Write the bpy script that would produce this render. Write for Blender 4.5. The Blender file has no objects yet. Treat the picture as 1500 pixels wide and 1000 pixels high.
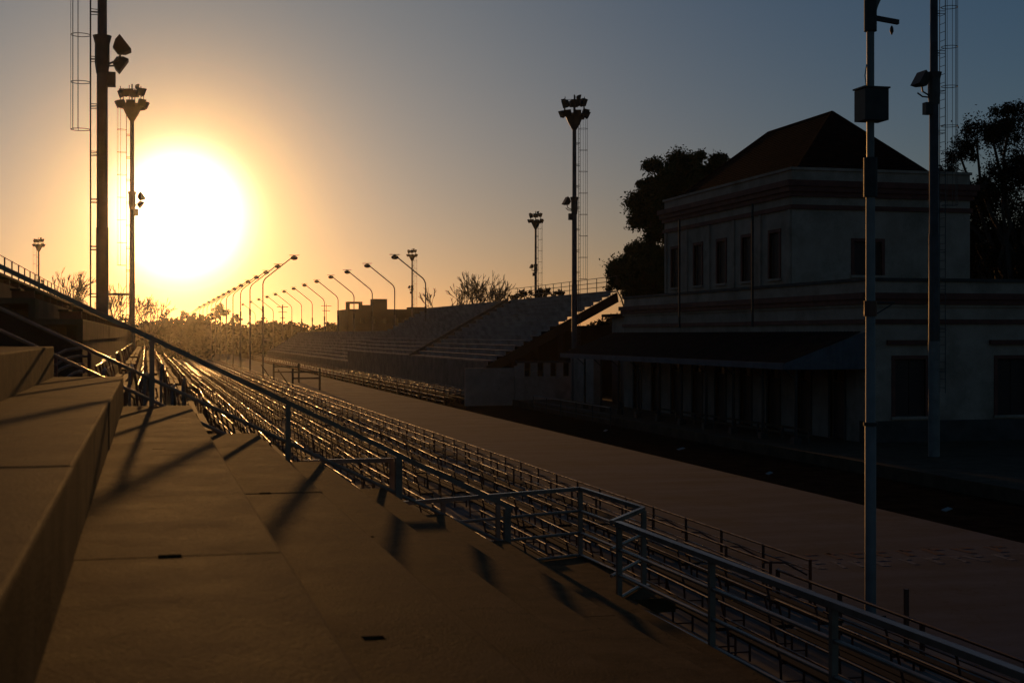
import bpy, math, random
from mathutils import Vector, Matrix
R = math.radians
random.seed(7)
scene = bpy.context.scene
COL = scene.collection
GZ = 5.0            # coordinates below are written from eye height; the ground is 5 m lower (world z = 0)

# ------------------------------------------------------------------ camera
cam_d = bpy.data.cameras.new('camera')
cam = bpy.data.objects.new('camera', cam_d); COL.objects.link(cam)
cam.location = (0, 0, GZ)
YAW = 14.43
cam.rotation_euler = (R(90), 0, R(-YAW))
cam_d.sensor_width = 36; cam_d.lens = 50
cam_d.shift_y = -10 / 1500
cam_d.clip_start = 0.05; cam_d.clip_end = 6000
cam_d.dof.use_dof = True; cam_d.dof.focus_distance = 60; cam_d.dof.aperture_fstop = 4.5
scene.camera = cam

# ------------------------------------------------------------------ sky and sun
SUN_EL, SUN_AZ = R(4.7), R(1.3)
S = Vector((math.sin(SUN_AZ) * math.cos(SUN_EL), math.cos(SUN_AZ) * math.cos(SUN_EL), math.sin(SUN_EL)))
world = bpy.data.worlds.new('World'); scene.world = world; world.use_nodes = True
wt = world.node_tree; wt.nodes.clear()
def wn(t, **k):
    n = wt.nodes.new(t)
    for a, b in k.items(): setattr(n, a, b)
    return n
def wl(a, b): wt.links.new(a, b)
def wmath(op, a, b=None, clamp=False):
    n = wn('ShaderNodeMath', operation=op); n.use_clamp = clamp
    for i, v in enumerate((a, b)):
        if v is None: continue
        if isinstance(v, (int, float)): n.inputs[i].default_value = v
        else: wl(v, n.inputs[i])
    return n.outputs[0]
sky = wn('ShaderNodeTexSky', sky_type='NISHITA'); sky.sun_disc = False
sky.sun_elevation = SUN_EL; sky.sun_rotation = SUN_AZ
sky.air_density = 1.0; sky.dust_density = 0.3; sky.ozone_density = 3.6; sky.altitude = 20
bg = wn('ShaderNodeBackground'); bg.inputs[1].default_value = 0.072
wl(sky.outputs[0], bg.inputs[0])
# the sun's aureole: lobes that fall off with the angle from the sun
tc = wn('ShaderNodeTexCoord')
nrm = wn('ShaderNodeVectorMath', operation='NORMALIZE'); wl(tc.outputs['Generated'], nrm.inputs[0])
sub = wn('ShaderNodeVectorMath', operation='SUBTRACT'); wl(nrm.outputs[0], sub.inputs[0]); sub.inputs[1].default_value = S
ln = wn('ShaderNodeVectorMath', operation='LENGTH'); wl(sub.outputs[0], ln.inputs[0])
theta = ln.outputs['Value']                     # chord ~ angle in radians
sep = wn('ShaderNodeSeparateXYZ'); wl(nrm.outputs[0], sep.inputs[0])
elev = wmath('ABSOLUTE', sep.outputs[2])
def lobe(width, power, color, strength, hor):
    t = wmath('POWER', wmath('DIVIDE', theta, width), power)
    if hor: t = wmath('ADD', t, wmath('DIVIDE', elev, hor))      # warm band that hugs the horizon
    e = wmath('EXPONENT', wmath('MULTIPLY', t, -1.0))
    b = wn('ShaderNodeBackground'); b.inputs[0].default_value = (*color, 1)
    wl(wmath('MULTIPLY', e, strength), b.inputs[1])
    return b.outputs[0]
LOBES = [(0.038, 3.0, (1.0, 0.94, 0.72), 6.0, 0),
         (0.062, 2.6, (1.0, 0.56, 0.16), 1.0, 0),
         (0.085, 2.0, (1.0, 0.46, 0.04), 1.5, 0),
         (0.26, 2.0, (1.0, 0.84, 0.52), 0.31, 0),
         (0.32, 1.5, (1.0, 0.0, 0.0), 0.62, 0.08),
         (0.70, 2.0, (1.0, 0.30, 0.0), 0.09, 0.10)]
cur = bg.outputs[0]
for L in LOBES:
    a = wn('ShaderNodeAddShader'); wl(cur, a.inputs[0]); wl(lobe(*L), a.inputs[1]); cur = a.outputs[0]
out = wn('ShaderNodeOutputWorld'); wl(cur, out.inputs[0])

sd = bpy.data.lights.new('sun', 'SUN'); sd.energy = 2.2; sd.angle = R(0.6); sd.color = (1.0, 0.47, 0.13)
so = bpy.data.objects.new('sun', sd); COL.objects.link(so)
so.rotation_euler = (-S).to_track_quat('-Z', 'Y').to_euler(); so.location = (0, 0, 40)

vs = scene.view_settings
scene.display_settings.display_device = 'sRGB'
vs.view_transform = 'Standard'; vs.look = 'None'; vs.gamma = 1; vs.use_curve_mapping = False
vs.exposure = -1.0
HAZE_DENSITY, HAZE_G = 0.000075, 0.95

# ------------------------------------------------------------------ materials
M = {}
def mat(name, c1, c2=None, rough=0.6, metal=0.0, scale=3.0, bump=0.0, bscale=None, spec=0.5, detail=6, stretch=(1, 1, 1), lo=.35, hi=.65, rvar=0.0):
    m = bpy.data.materials.new(name); m.use_nodes = True
    nt = m.node_tree; b = nt.nodes['Principled BSDF']
    b.inputs['Roughness'].default_value = rough; b.inputs['Metallic'].default_value = metal
    b.inputs['Specular IOR Level'].default_value = spec
    t = nt.nodes.new('ShaderNodeTexCoord'); mp = nt.nodes.new('ShaderNodeMapping'); mp.inputs['Scale'].default_value = stretch
    nt.links.new(t.outputs['Object'], mp.inputs[0])
    n = nt.nodes.new('ShaderNodeTexNoise'); n.inputs['Scale'].default_value = scale; n.inputs['Detail'].default_value = detail
    n.inputs['Roughness'].default_value = .62
    nt.links.new(mp.outputs[0], n.inputs['Vector'])
    r = nt.nodes.new('ShaderNodeValToRGB'); e = r.color_ramp.elements
    e[0].position = lo; e[1].position = hi
    e[0].color = (*c1, 1); e[1].color = (*(c2 or c1), 1)
    nt.links.new(n.outputs['Fac'], r.inputs[0]); nt.links.new(r.outputs[0], b.inputs['Base Color'])
    if rvar:
        mr = nt.nodes.new('ShaderNodeMapRange'); mr.inputs['From Min'].default_value = .3; mr.inputs['From Max'].default_value = .7
        mr.inputs['To Min'].default_value = rough - rvar; mr.inputs['To Max'].default_value = rough + rvar
        nt.links.new(n.outputs['Fac'], mr.inputs[0]); nt.links.new(mr.outputs[0], b.inputs['Roughness'])
    if bump:
        n2 = nt.nodes.new('ShaderNodeTexNoise'); n2.inputs['Scale'].default_value = bscale or scale * 6; n2.inputs['Detail'].default_value = 5
        nt.links.new(mp.outputs[0], n2.inputs['Vector'])
        bp = nt.nodes.new('ShaderNodeBump'); bp.inputs['Strength'].default_value = bump; bp.inputs['Distance'].default_value = 0.02
        nt.links.new(n2.outputs['Fac'], bp.inputs['Height']); nt.links.new(bp.outputs[0], b.inputs['Normal'])
    M[name] = m
    return m
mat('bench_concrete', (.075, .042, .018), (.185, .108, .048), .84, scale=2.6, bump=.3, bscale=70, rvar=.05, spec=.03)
mat('far_concrete', (.13, .11, .092), (.24, .21, .18), .85, scale=.9, spec=.15)
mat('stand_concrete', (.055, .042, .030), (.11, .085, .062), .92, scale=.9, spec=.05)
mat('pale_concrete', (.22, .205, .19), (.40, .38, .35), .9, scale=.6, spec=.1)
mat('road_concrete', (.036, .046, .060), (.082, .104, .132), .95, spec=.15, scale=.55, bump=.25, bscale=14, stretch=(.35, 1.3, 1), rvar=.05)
mat('track_earth', (.016, .012, .008), (.038, .028, .018), 1.0, spec=.0, scale=1.4, bump=.8, bscale=9)
mat('ground_earth', (.03, .026, .015), (.06, .05, .03), 1.0, spec=.05, scale=.7, bump=.6, bscale=6)
mat('platform_paving', (.07, .048, .03), (.13, .09, .055), .9, spec=.1, scale=1.5, bump=.3, bscale=12)
mat('rail_paint', (.20, .145, .10), (.33, .245, .175), .24, scale=4, spec=.5)
mat('rust_paint', (.10, .032, .018), (.17, .06, .035), .46, metal=.2, scale=2.5, rvar=.32)
mat('seat_wood', (.03, .022, .016), (.07, .05, .036), .8, scale=6, stretch=(8, 1, 8), spec=.06)
mat('seat_steel', (.10, .07, .055), (.18, .14, .12), .46, metal=.5, scale=1.6, rvar=.38)
mat('mast_steel', (.055, .045, .04), (.10, .085, .075), .55, metal=.2, scale=2, bump=.1)
mat('white_paint', (.19, .16, .14), (.28, .245, .215), .6, scale=2, bump=.1)
mat('lamp_metal', (.13, .115, .10), (.20, .18, .16), .5, metal=.1, scale=2)
mat('lamp_dark', (.02, .018, .016), (.04, .035, .03), .6, scale=4)
mat('facade_plaster', (.40, .275, .205), (.54, .385, .295), .9, spec=.15, scale=.8, bump=.25, bscale=20)
mat('facade_band', (.13, .04, .028), (.21, .068, .045), .8, scale=1.5, bump=.2)
mat('facade_plinth', (.05, .042, .036), (.09, .078, .068), .85, scale=1.2, bump=.3)
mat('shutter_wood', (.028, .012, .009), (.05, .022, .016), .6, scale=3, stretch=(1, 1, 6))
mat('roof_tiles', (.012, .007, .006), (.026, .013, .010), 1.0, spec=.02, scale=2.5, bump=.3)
mat('canopy_sheet', (.014, .011, .010), (.028, .022, .019), .95, spec=.05, scale=1.5)
mat('canopy_end', (.085, .09, .10), (.13, .14, .155), .8, metal=.1, scale=1.5)
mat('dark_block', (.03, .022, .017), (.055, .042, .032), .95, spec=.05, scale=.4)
mat('bark', (.045, .034, .025), (.09, .07, .052), .9, scale=6, bump=.5)
mat('leaf', (.022, .038, .012), (.060, .085, .028), .95, scale=.5, spec=.03)
mat('leaf_dark', (.012, .014, .006), (.028, .030, .012), 1.0, scale=.3, spec=0)
mat('hole_dark', (.01, .009, .008), None, .9)
mat('litter_white', (.32, .31, .28), None, .7)
gm = bpy.data.materials.new('dark_glass'); gm.use_nodes = True
gb = gm.node_tree.nodes['Principled BSDF']; gb.inputs['Base Color'].default_value = (.012, .013, .015, 1); gb.inputs['Roughness'].default_value = .12
M['dark_glass'] = gm
lens = bpy.data.materials.new('lamp_glass'); lens.use_nodes = True
gb = lens.node_tree.nodes['Principled BSDF']; gb.inputs['Base Color'].default_value = (.10, .10, .10, 1); gb.inputs['Roughness'].default_value = .2
M['lamp_glass'] = lens

def weather(m, dark, amount=.75, scale=1.1, cracks=True):
    """dark stains, grit, painted grit glints and hairline cracks on old concrete"""
    nt = m.node_tree; b = nt.nodes['Principled BSDF']; src = b.inputs['Base Color'].links[0].from_socket
    t = nt.nodes.new('ShaderNodeTexCoord')
    def noise(sc, det, ro=.6):
        n = nt.nodes.new('ShaderNodeTexNoise'); n.inputs['Scale'].default_value = sc; n.inputs['Detail'].default_value = det; n.inputs['Roughness'].default_value = ro
        nt.links.new(t.outputs['Object'], n.inputs['Vector']); return n.outputs['Fac']
    def ramp(s, a, c):
        r = nt.nodes.new('ShaderNodeValToRGB'); r.color_ramp.elements[0].position = a; r.color_ramp.elements[1].position = c
        nt.links.new(s, r.inputs[0]); return r.outputs[0]
    def mix(f, a, c, k=1.0):
        mu = nt.nodes.new('ShaderNodeMath'); mu.operation = 'MULTIPLY'; nt.links.new(f, mu.inputs[0]); mu.inputs[1].default_value = k
        x = nt.nodes.new('ShaderNodeMix'); x.data_type = 'RGBA'; nt.links.new(mu.outputs[0], x.inputs['Factor']); nt.links.new(a, x.inputs['A']); x.inputs['B'].default_value = (*c, 1)
        return x.outputs['Result']
    c = mix(ramp(noise(scale, 9, .72), .50, .66), src, dark, amount)
    c = mix(ramp(noise(38, 3), .58, .70), c, tuple(q*.7 for q in dark), .55)
    c = mix(ramp(noise(55, 2), .66, .72), c, tuple(min(1, q*7) for q in dark), .8)  # pale specks put the sparkle of lit grit into the colour
    if cracks:
        v = nt.nodes.new('ShaderNodeTexVoronoi'); v.feature = 'DISTANCE_TO_EDGE'; v.inputs['Scale'].default_value = .55
        mp = nt.nodes.new('ShaderNodeVectorMath'); mp.operation = 'ADD'; nn = nt.nodes.new('ShaderNodeTexNoise'); nn.inputs['Scale'].default_value = 2.2; nn.inputs['Detail'].default_value = 6
        nt.links.new(t.outputs['Object'], nn.inputs['Vector']); nt.links.new(t.outputs['Object'], mp.inputs[0]); nt.links.new(nn.outputs['Color'], mp.inputs[1]); nt.links.new(mp.outputs[0], v.inputs['Vector'])
        r = nt.nodes.new('ShaderNodeValToRGB'); r.color_ramp.elements[0].position = 0; r.color_ramp.elements[0].color = (1,1,1,1); r.color_ramp.elements[1].position = .006; r.color_ramp.elements[1].color = (0,0,0,1)
        nt.links.new(v.outputs['Distance'], r.inputs[0]); c = mix(r.outputs[0], c, tuple(q*.4 for q in dark), .8)
    nt.links.new(c, b.inputs['Base Color'])
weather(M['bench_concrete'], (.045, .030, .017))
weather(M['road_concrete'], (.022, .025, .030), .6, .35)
weather(M['facade_plaster'], (.20, .155, .11), .6, .45, False)

def road_marks(m):
    """worn red and white paint strokes lying across the road slab"""
    nt = m.node_tree; b = nt.nodes['Principled BSDF']
    src = b.inputs['Base Color'].links[0].from_socket
    n = nt.nodes.new('ShaderNodeTexNoise'); n.inputs['Scale'].default_value = 9; n.inputs['Detail'].default_value = 8
    t = nt.nodes.new('ShaderNodeTexCoord'); nt.links.new(t.outputs['Object'], n.inputs['Vector'])
    r = nt.nodes.new('ShaderNodeValToRGB'); r.color_ramp.elements[0].position = .42; r.color_ramp.elements[1].position = .56
    nt.links.new(n.outputs['Fac'], r.inputs[0])
    return r.outputs[0], src, b, nt
def worn(name, paint):
    m = M['road_concrete'].copy(); m.name = name
    f, src, b, nt = road_marks(m)
    mx = nt.nodes.new('ShaderNodeMix'); mx.data_type = 'RGBA'
    nt.links.new(f, mx.inputs['Factor']); nt.links.new(src, mx.inputs['A']); mx.inputs['B'].default_value = (*paint, 1)
    nt.links.new(mx.outputs['Result'], b.inputs['Base Color'])
    M[name] = m
worn('worn_red', (.17, .06, .04)); worn('worn_white', (.24, .23, .215))

# ------------------------------------------------------------------ mesh helpers
class MB:
    def __init__(s): s.v = []; s.f = []
    def quad(s, a, b, c, d):
        n = len(s.v); s.v += [a, b, c, d]; s.f.append((n, n+1, n+2, n+3)); return s
    def tri(s, a, b, c):
        n = len(s.v); s.v += [a, b, c]; s.f.append((n, n+1, n+2)); return s
    def box(s, x0, x1, y0, y1, z0, z1, bev=0):
        n = len(s.v)
        if bev <= 0:
            s.v += [(x0,y0,z0),(x1,y0,z0),(x1,y1,z0),(x0,y1,z0),(x0,y0,z1),(x1,y0,z1),(x1,y1,z1),(x0,y1,z1)]
            s.f += [(n,n+3,n+2,n+1),(n+4,n+5,n+6,n+7),(n,n+1,n+5,n+4),(n+1,n+2,n+6,n+5),(n+2,n+3,n+7,n+6),(n+3,n,n+4,n+7)]
        else:
            b = bev
            for z in (z0, z1 - b): s.v += [(x0,y0,z),(x1,y0,z),(x1,y1,z),(x0,y1,z)]
            s.v += [(x0+b,y0+b,z1),(x1-b,y0+b,z1),(x1-b,y1-b,z1),(x0+b,y1-b,z1)]
            s.f.append((n,n+3,n+2,n+1)); s.f.append((n+8,n+9,n+10,n+11))
            for k in (0, 4):
                for i in range(4):
                    j = (i+1) % 4; s.f.append((n+k+i, n+k+j, n+k+4+j, n+k+4+i))
        return s
    def obox(s, c, ax, ay, az):
        c = Vector(c); ax = Vector(ax); ay = Vector(ay); az = Vector(az); n = len(s.v)
        for sz in (-1, 1):
            for sx, sy in ((-1,-1),(1,-1),(1,1),(-1,1)): s.v.append(tuple(c + ax*sx + ay*sy + az*sz))
        s.f += [(n,n+3,n+2,n+1),(n+4,n+5,n+6,n+7),(n,n+1,n+5,n+4),(n+1,n+2,n+6,n+5),(n+2,n+3,n+7,n+6),(n+3,n,n+4,n+7)]
        return s
    def tube(s, pts, rad, seg=6, cap=True):
        pts = [Vector(p) for p in pts]; k = len(pts)
        rr = rad if isinstance(rad, (list, tuple)) else [rad]*k
        n = len(s.v); up = None
        for i, p in enumerate(pts):
            d = (pts[min(i+1, k-1)] - pts[max(i-1, 0)]).normalized()
            if up is None: up = Vector((0,0,1)) if abs(d.z) < .9 else Vector((1,0,0))
            a = d.cross(up)
            if a.length < 1e-4: a = d.cross(Vector((0,1,0)))
            a.normalize(); b = d.cross(a).normalized(); up = a.cross(d)
            for j in range(seg):
                t = 2*math.pi*(j+.5)/seg
                s.v.append(tuple(p + (a*math.cos(t) + b*math.sin(t))*rr[i]))
        for i in range(k-1):
            for j in range(seg):
                q = (j+1) % seg; s.f.append((n+i*seg+j, n+i*seg+q, n+(i+1)*seg+q, n+(i+1)*seg+j))
        if cap:
            for lo, rev in ((n, True), (n+(k-1)*seg, False)):       # caps get vertices of their own, so they never bend the side normals
                q = len(s.v); s.v += s.v[lo:lo+seg]; f = tuple(range(q, q+seg)); s.f.append(f[::-1] if rev else f)
        return s
    def ring(s, c, r, t, seg=20):
        c = Vector(c)
        return s.tube([c + Vector((math.cos(2*math.pi*i/seg)*r, math.sin(2*math.pi*i/seg)*r, 0)) for i in range(seg+1)], t, 4, False)
    def prism(s, poly, z0, z1):
        n = len(s.v); k = len(poly)
        s.v += [(x, y, z0) for x, y in poly] + [(x, y, z1) for x, y in poly]
        s.f.append(tuple(range(n, n+k))[::-1]); s.f.append(tuple(range(n+k, n+2*k)))
        for i in range(k):
            j = (i+1) % k; s.f.append((n+i, n+j, n+k+j, n+k+i))
        return s
    def prism_y(s, poly, y0, y1):        # poly in (x, z), extruded along y
        n = len(s.v); k = len(poly)
        s.v += [(x, y0, z) for x, z in poly] + [(x, y1, z) for x, z in poly]
        s.f.append(tuple(range(n, n+k))); s.f.append(tuple(range(n+k, n+2*k))[::-1])
        for i in range(k):
            j = (i+1) % k; s.f.append((n+j, n+i, n+k+i, n+k+j))
        return s
    def add(s, o, dx=0, dy=0, dz=0):
        n = len(s.v); s.v += [(x+dx, y+dy, z+dz) for x, y, z in o.v]; s.f += [tuple(i+n for i in f) for f in o.f]; return s

BASE = {}
def tag(o, label=None, cat=None, group=None, kind=None):
    if label: o['label'] = label
    if cat: o['category'] = cat
    if group: o['group'] = group
    if kind: o['kind'] = kind
    return o
def obj(name, mb, m, parent=None, smooth=False, base=None):
    """links one mesh; vertices are written from eye height and stored relative to the thing's base"""
    b = Vector(base) if base is not None else (BASE[parent.name] if parent is not None else Vector((0, 0, 0)))
    me = bpy.data.meshes.new(name)
    me.from_pydata([(x-b.x, y-b.y, z-b.z) for x, y, z in mb.v], [], mb.f)
    me.materials.append(M[m])
    if smooth:
        me.polygons.foreach_set('use_smooth', [len(f) == 4 for f in mb.f])      # round sides smooth, end caps flat
    me.update()
    o = bpy.data.objects.new(name, me); COL.objects.link(o)
    BASE[o.name] = b
    if parent is not None: o.parent = parent
    else: o.location = (b.x, b.y, b.z + GZ)
    return o
def thing(name, label, cat, base=(0, 0, -5), group=None, kind=None):
    o = bpy.data.objects.new(name, None); COL.objects.link(o); o.empty_display_size = .3
    BASE[o.name] = Vector(base); o.location = (base[0], base[1], base[2] + GZ)
    return tag(o, label, cat, group, kind)
def copy_tree(o, parent=None):
    c = o.copy(); COL.objects.link(c)
    if parent is not None: c.parent = parent
    for ch in list(o.children): copy_tree(ch, c)
    return c
def instance(proto, used, x, y, z, rz=0, sc=None, label=None, group=None):
    o = proto if not used else copy_tree(proto)
    o.location = (x, y, z + GZ); o.rotation_euler = (0, 0, rz)
    if sc: o.scale = sc
    if label: o['label'] = label
    if group: o['group'] = group
    return o
ONES = ['', 'first', 'second', 'third', 'fourth', 'fifth', 'sixth', 'seventh', 'eighth', 'ninth', 'tenth', 'eleventh', 'twelfth', 'thirteenth',
        'fourteenth', 'fifteenth', 'sixteenth', 'seventeenth', 'eighteenth', 'nineteenth']
TENS = {2: ('twentieth', 'twenty'), 3: ('thirtieth', 'thirty'), 4: ('fortieth', 'forty'), 5: ('fiftieth', 'fifty')}
def nth(n):
    if n < 20: return ONES[n]
    return TENS[n//10][0] if n % 10 == 0 else TENS[n//10][1] + '-' + ONES[n % 10]
def struct(name, mb, m, base=(0, 0, -5)): return tag(obj(name, mb, m, base=base), kind='structure')

# ------------------------------------------------------------------ ground, road, track bed, platform
RX0, RX1 = 12.1, 20.4
struct('ground', MB().quad((-1500,-300,-5.03),(1500,-300,-5.03),(1500,2400,-5.03),(-1500,2400,-5.03)), 'ground_earth')
road = MB()
road.box(RX0, RX1, -30, 420, -5.02, -5.0)
road = struct('road', road, 'road_concrete')
mk = thing('road_lettering', 'worn red and white painted strokes across the pale road', 'road marking', (16.5, 30, -4.99))
rnd = random.Random(3)
for row, (yc, mname) in enumerate(((28.2, 'worn_white'), (29.3, 'worn_red'))):
    x = 13.4
    while x < 19.4:
        w = rnd.uniform(.25, .6); mb = MB(); sl = rnd.uniform(-.12, .12)
        h = .42
        mb.quad((x, yc-h, -4.994+.001*row), (x+w*.4, yc-h, -4.994+.001*row), (x+w*.4+sl, yc+h, -4.994+.001*row), (x+sl, yc+h, -4.994+.001*row))
        mb.quad((x+w*.45, yc+h*.5, -4.993), (x+w, yc+h*.5, -4.993), (x+w, yc+h, -4.993), (x+w*.45, yc+h, -4.993))
        obj('paint_stroke', mb, mname, mk)
        x += w + rnd.uniform(.1, .3)
struct('track_bed', MB().box(RX1, 25.0, -30, 420, -5.025, -5.012), 'track_earth')
kerb = MB()
kerb.box(25.0, 25.25, -30, 420, -5.02, -4.58)
struct('kerb', kerb, 'platform_paving')
struct('platform', MB().box(25.25, 48, -30, 200, -5.02, -4.6), 'platform_paving')
struct('seating_ground', MB().box(5.75, RX0, -6, 300, -5.02, -5.004), 'far_concrete')
# litter
lt = random.Random(5)
for k, (x, y, w) in enumerate(((22.5, 58, .32), (21.6, 47, .2), (23.0, 70, .16), (22.0, 36, .25))):
    o = obj('paper_litter', MB().obox((x, y, -4.95), (w/2, .03, .03), (-.02, .09, .01), (0, 0, .012)), 'litter_white', base=(x, y, -5))
    tag(o, 'scrap of pale litter on the dark track bed, ' + nth(k+1) + ' from the left', 'litter', 'litter on the track bed')

# ------------------------------------------------------------------ near grandstand (concrete seat slabs)
Rr, Wd = .36, .80
def lev_z(k): return .216 - Rr*(k+1)          # level k=-1 -> .216 ; k=0 -> -.144 ...
def lev_x1(k): return -1.07 + Wd*k            # outer (street side) edge of level k
gs = thing('near_grandstand', 'sunlit stepped concrete grandstand in the foreground with slab joints', 'grandstand', (1, 8, -5))
LIFT, DROP = .42, -1.0
def slab(k, y0, y1, parent, m='bench_concrete', notch=True, lift=0):
    xo = lev_x1(k); xi = xo - Wd - .05; z = lev_z(k) + lift
    rj = random.Random(k*31 + int(y0*7)); dz = rj.uniform(-.005, .004); dx = rj.uniform(-.004, .006)
    g = .007; nx = xo - Wd*.5 - .04; nw = .045; nd = .045
    y0 += g; y1 -= g; z += dz; xo += dx; b = .014
    mb = MB()
    top = z; bot = z - .10
    # outline of the tread seen from above, with a lifting notch in either end
    poly = [(xi, y0)]
    if notch: poly += [(nx-nw, y0), (nx-nw, y0+nd), (nx+nw, y0+nd), (nx+nw, y0)]
    poly += [(xo-b, y0), (xo-b, y1)]
    if notch: poly += [(nx+nw, y1), (nx+nw, y1-nd), (nx-nw, y1-nd), (nx-nw, y1)]
    poly += [(xi, y1)]
    mb.prism(poly, bot, top)
    # rounded nose and riser
    mb.prism_y([(xo-b-.001, top-.0005), (xo-b*.3, top-b*.3), (xo, top-b), (xo, z-Rr-.02), (xo-.11, z-Rr-.02), (xo-.11, bot+.002), (xo-b-.001, bot+.002)][::-1], y0, y1)
    return obj('seat_slab', mb, m, parent)
JT = [-9.9+5.4*i for i in range(0, 6)]         # -9.9 -4.5 .9 ... joints
JT = [-10.5, -5.1, .3, 5.7, 11.1, 17.9]
for k in range(-2, 9):
    ye = 17.9 if k > 0 else (16.0 if k == 0 else 16.0)
    for a, b_ in zip(JT[:-1], JT[1:]):
        if b_ == 17.9:
            slab(k, a, 17.9 if k > 0 else 17.9, gs)
        else: slab(k, a, b_, gs)
# raking end wall, set back under the slabs
rake = [(-3.4, -5.0), (5.2, -5.0), (5.2, lev_z(8)-.2)]
rake += [(lev_x1(0)-Wd-.12, lev_z(0)-.2+.02), (-3.4, lev_z(-2)-.4)]
obj('end_wall', MB().prism_y(rake[::-1], 17.45, 17.7), 'far_concrete', gs)
obj('under_beam', MB().box(4.6, 4.95, -10, 17.4, -5, lev_z(8)-.12), 'far_concrete', gs)
wy = 17.9
walk = MB()
walk.box(lev_x1(8)+.01, 5.72, -10, 16.4, -3.40, -3.22)
walk.prism([(lev_x1(8)+.01, 16.42), (6.3, 16.42), (6.28, 19.9), (3.3, 18.7), (3.3, 17.95), (lev_x1(8)+.01, 17.95)], -3.40, -3.225)
obj('walkway', walk, 'bench_concrete', gs)
w2 = MB(); w2.box(5.45, 5.65, -10, 16.3, -5, -3.41); w2.box(5.9, 6.15, 19.2, 19.5, -5, -3.41); w2.box(5.9, 6.15, 16.6, 16.9, -5, -3.41)
obj('walkway_support', w2, 'far_concrete', gs)

# ------------------------------------------------------------------ white tube railings
def sq(mb, a, b_, w, h=None):
    a = Vector(a); b_ = Vector(b_); d = (b_-a); L = d.length; d.normalize()
    side = d.cross(Vector((0,0,1)))
    if side.length < .01: side = Vector((1,0,0))
    side.normalize(); up = side.cross(d).normalized()
    mb.obox((a+b_)/2, d*(L/2), side*(w/2), up*((h or w)/2)); return mb
def railing(name, label, path, posts, base, topw=.075, drops=(.32, .64, .96), postH=.98, rad=.022):
    t = thing(name, label, 'railing', base)
    for a, b_ in zip(path[:-1], path[1:]):
        mb = MB(); sq(mb, a, b_, topw, .055); obj('top_rail', mb, 'rail_paint', t)
        for dr in drops:
            obj('mid_rail', MB().tube([(a[0], a[1], a[2]-dr), (b_[0], b_[1], b_[2]-dr)], rad, 8), 'rail_paint', t, True)
    for p in posts:
        obj('post', sq(MB(), (p[0], p[1], p[2]-.02), (p[0], p[1], p[2]-postH), .06), 'rail_paint', t)
        obj('foot_plate', MB().box(p[0]-.07, p[0]+.07, p[1]-.07, p[1]+.07, p[2]-postH-.01, p[2]-postH+.012), 'rail_paint', t)
    return t
# sloping handrail along the far end of the stand
def hz(x): return .96 - .488*(x+1.99)
HY = 17.97
t = thing('sloping_handrail', 'long grey handrail sloping down the far end of the concrete stand', 'handrail', (0, HY, -.9))
xa, xb = -4.2, 4.62
obj('top_rail', sq(MB(), (xa, HY, hz(xa)), (xb, HY, hz(xb)), .075, .06), 'rail_paint', t)
for dr in (.50, .76):
    obj('mid_rail', MB().tube([(xa, HY, hz(xa)-dr), (xb, HY, hz(xb)-dr)], .024, 8), 'rail_paint', t, True)
for x in (-3.5, -1.73, .07, 1.72, 3.12, 4.55):
    k = math.ceil((x - lev_x1(0))/Wd); zb = lev_z(k)
    obj('post', sq(MB(), (x, HY-.03, zb-.25), (x, HY-.03, hz(x)-.03), .06 if x < 3 else .085), 'rail_paint', t)
railing('landing_railing', 'pale railing turning the corner round the landing beyond the stand end',
        [(3.0, 18.55, -2.24), (6.12, 19.8, -2.24), (6.2, 17.3, -2.24), (5.38, 16.15, -2.24)],
        [(3.9, 18.91, -2.24), (4.75, 19.25, -2.24), (6.12, 19.8, -2.24), (6.2, 17.3, -2.24)], (4.6, 19, -3.22), topw=.05)
FR = lambda y: 5.60 - .022*(y-8.2)
railing('walkway_railing', 'long white railing with a wide top rail along the walkway at lower right',
        [(FR(16.05), 16.05, -2.24), (FR(1), 1, -2.24)],
        [(FR(y), y, -2.24) for y in (16.0, 13.3, 10.8, 8.2, 5.6, 3.0)], (5.6, 9, -3.22), topw=.085, drops=(.30, .60, .88))
railing('short_rail', 'short level railing between the sloping handrail posts at the stand end',
        [(1.95, 18.2, -1.62), (3.1, 18.2, -1.62)], [(1.97, 18.2, -1.62), (3.08, 18.2, -1.62)], (2.5, 18.2, -2.6), topw=.05, drops=(.4,))
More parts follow.
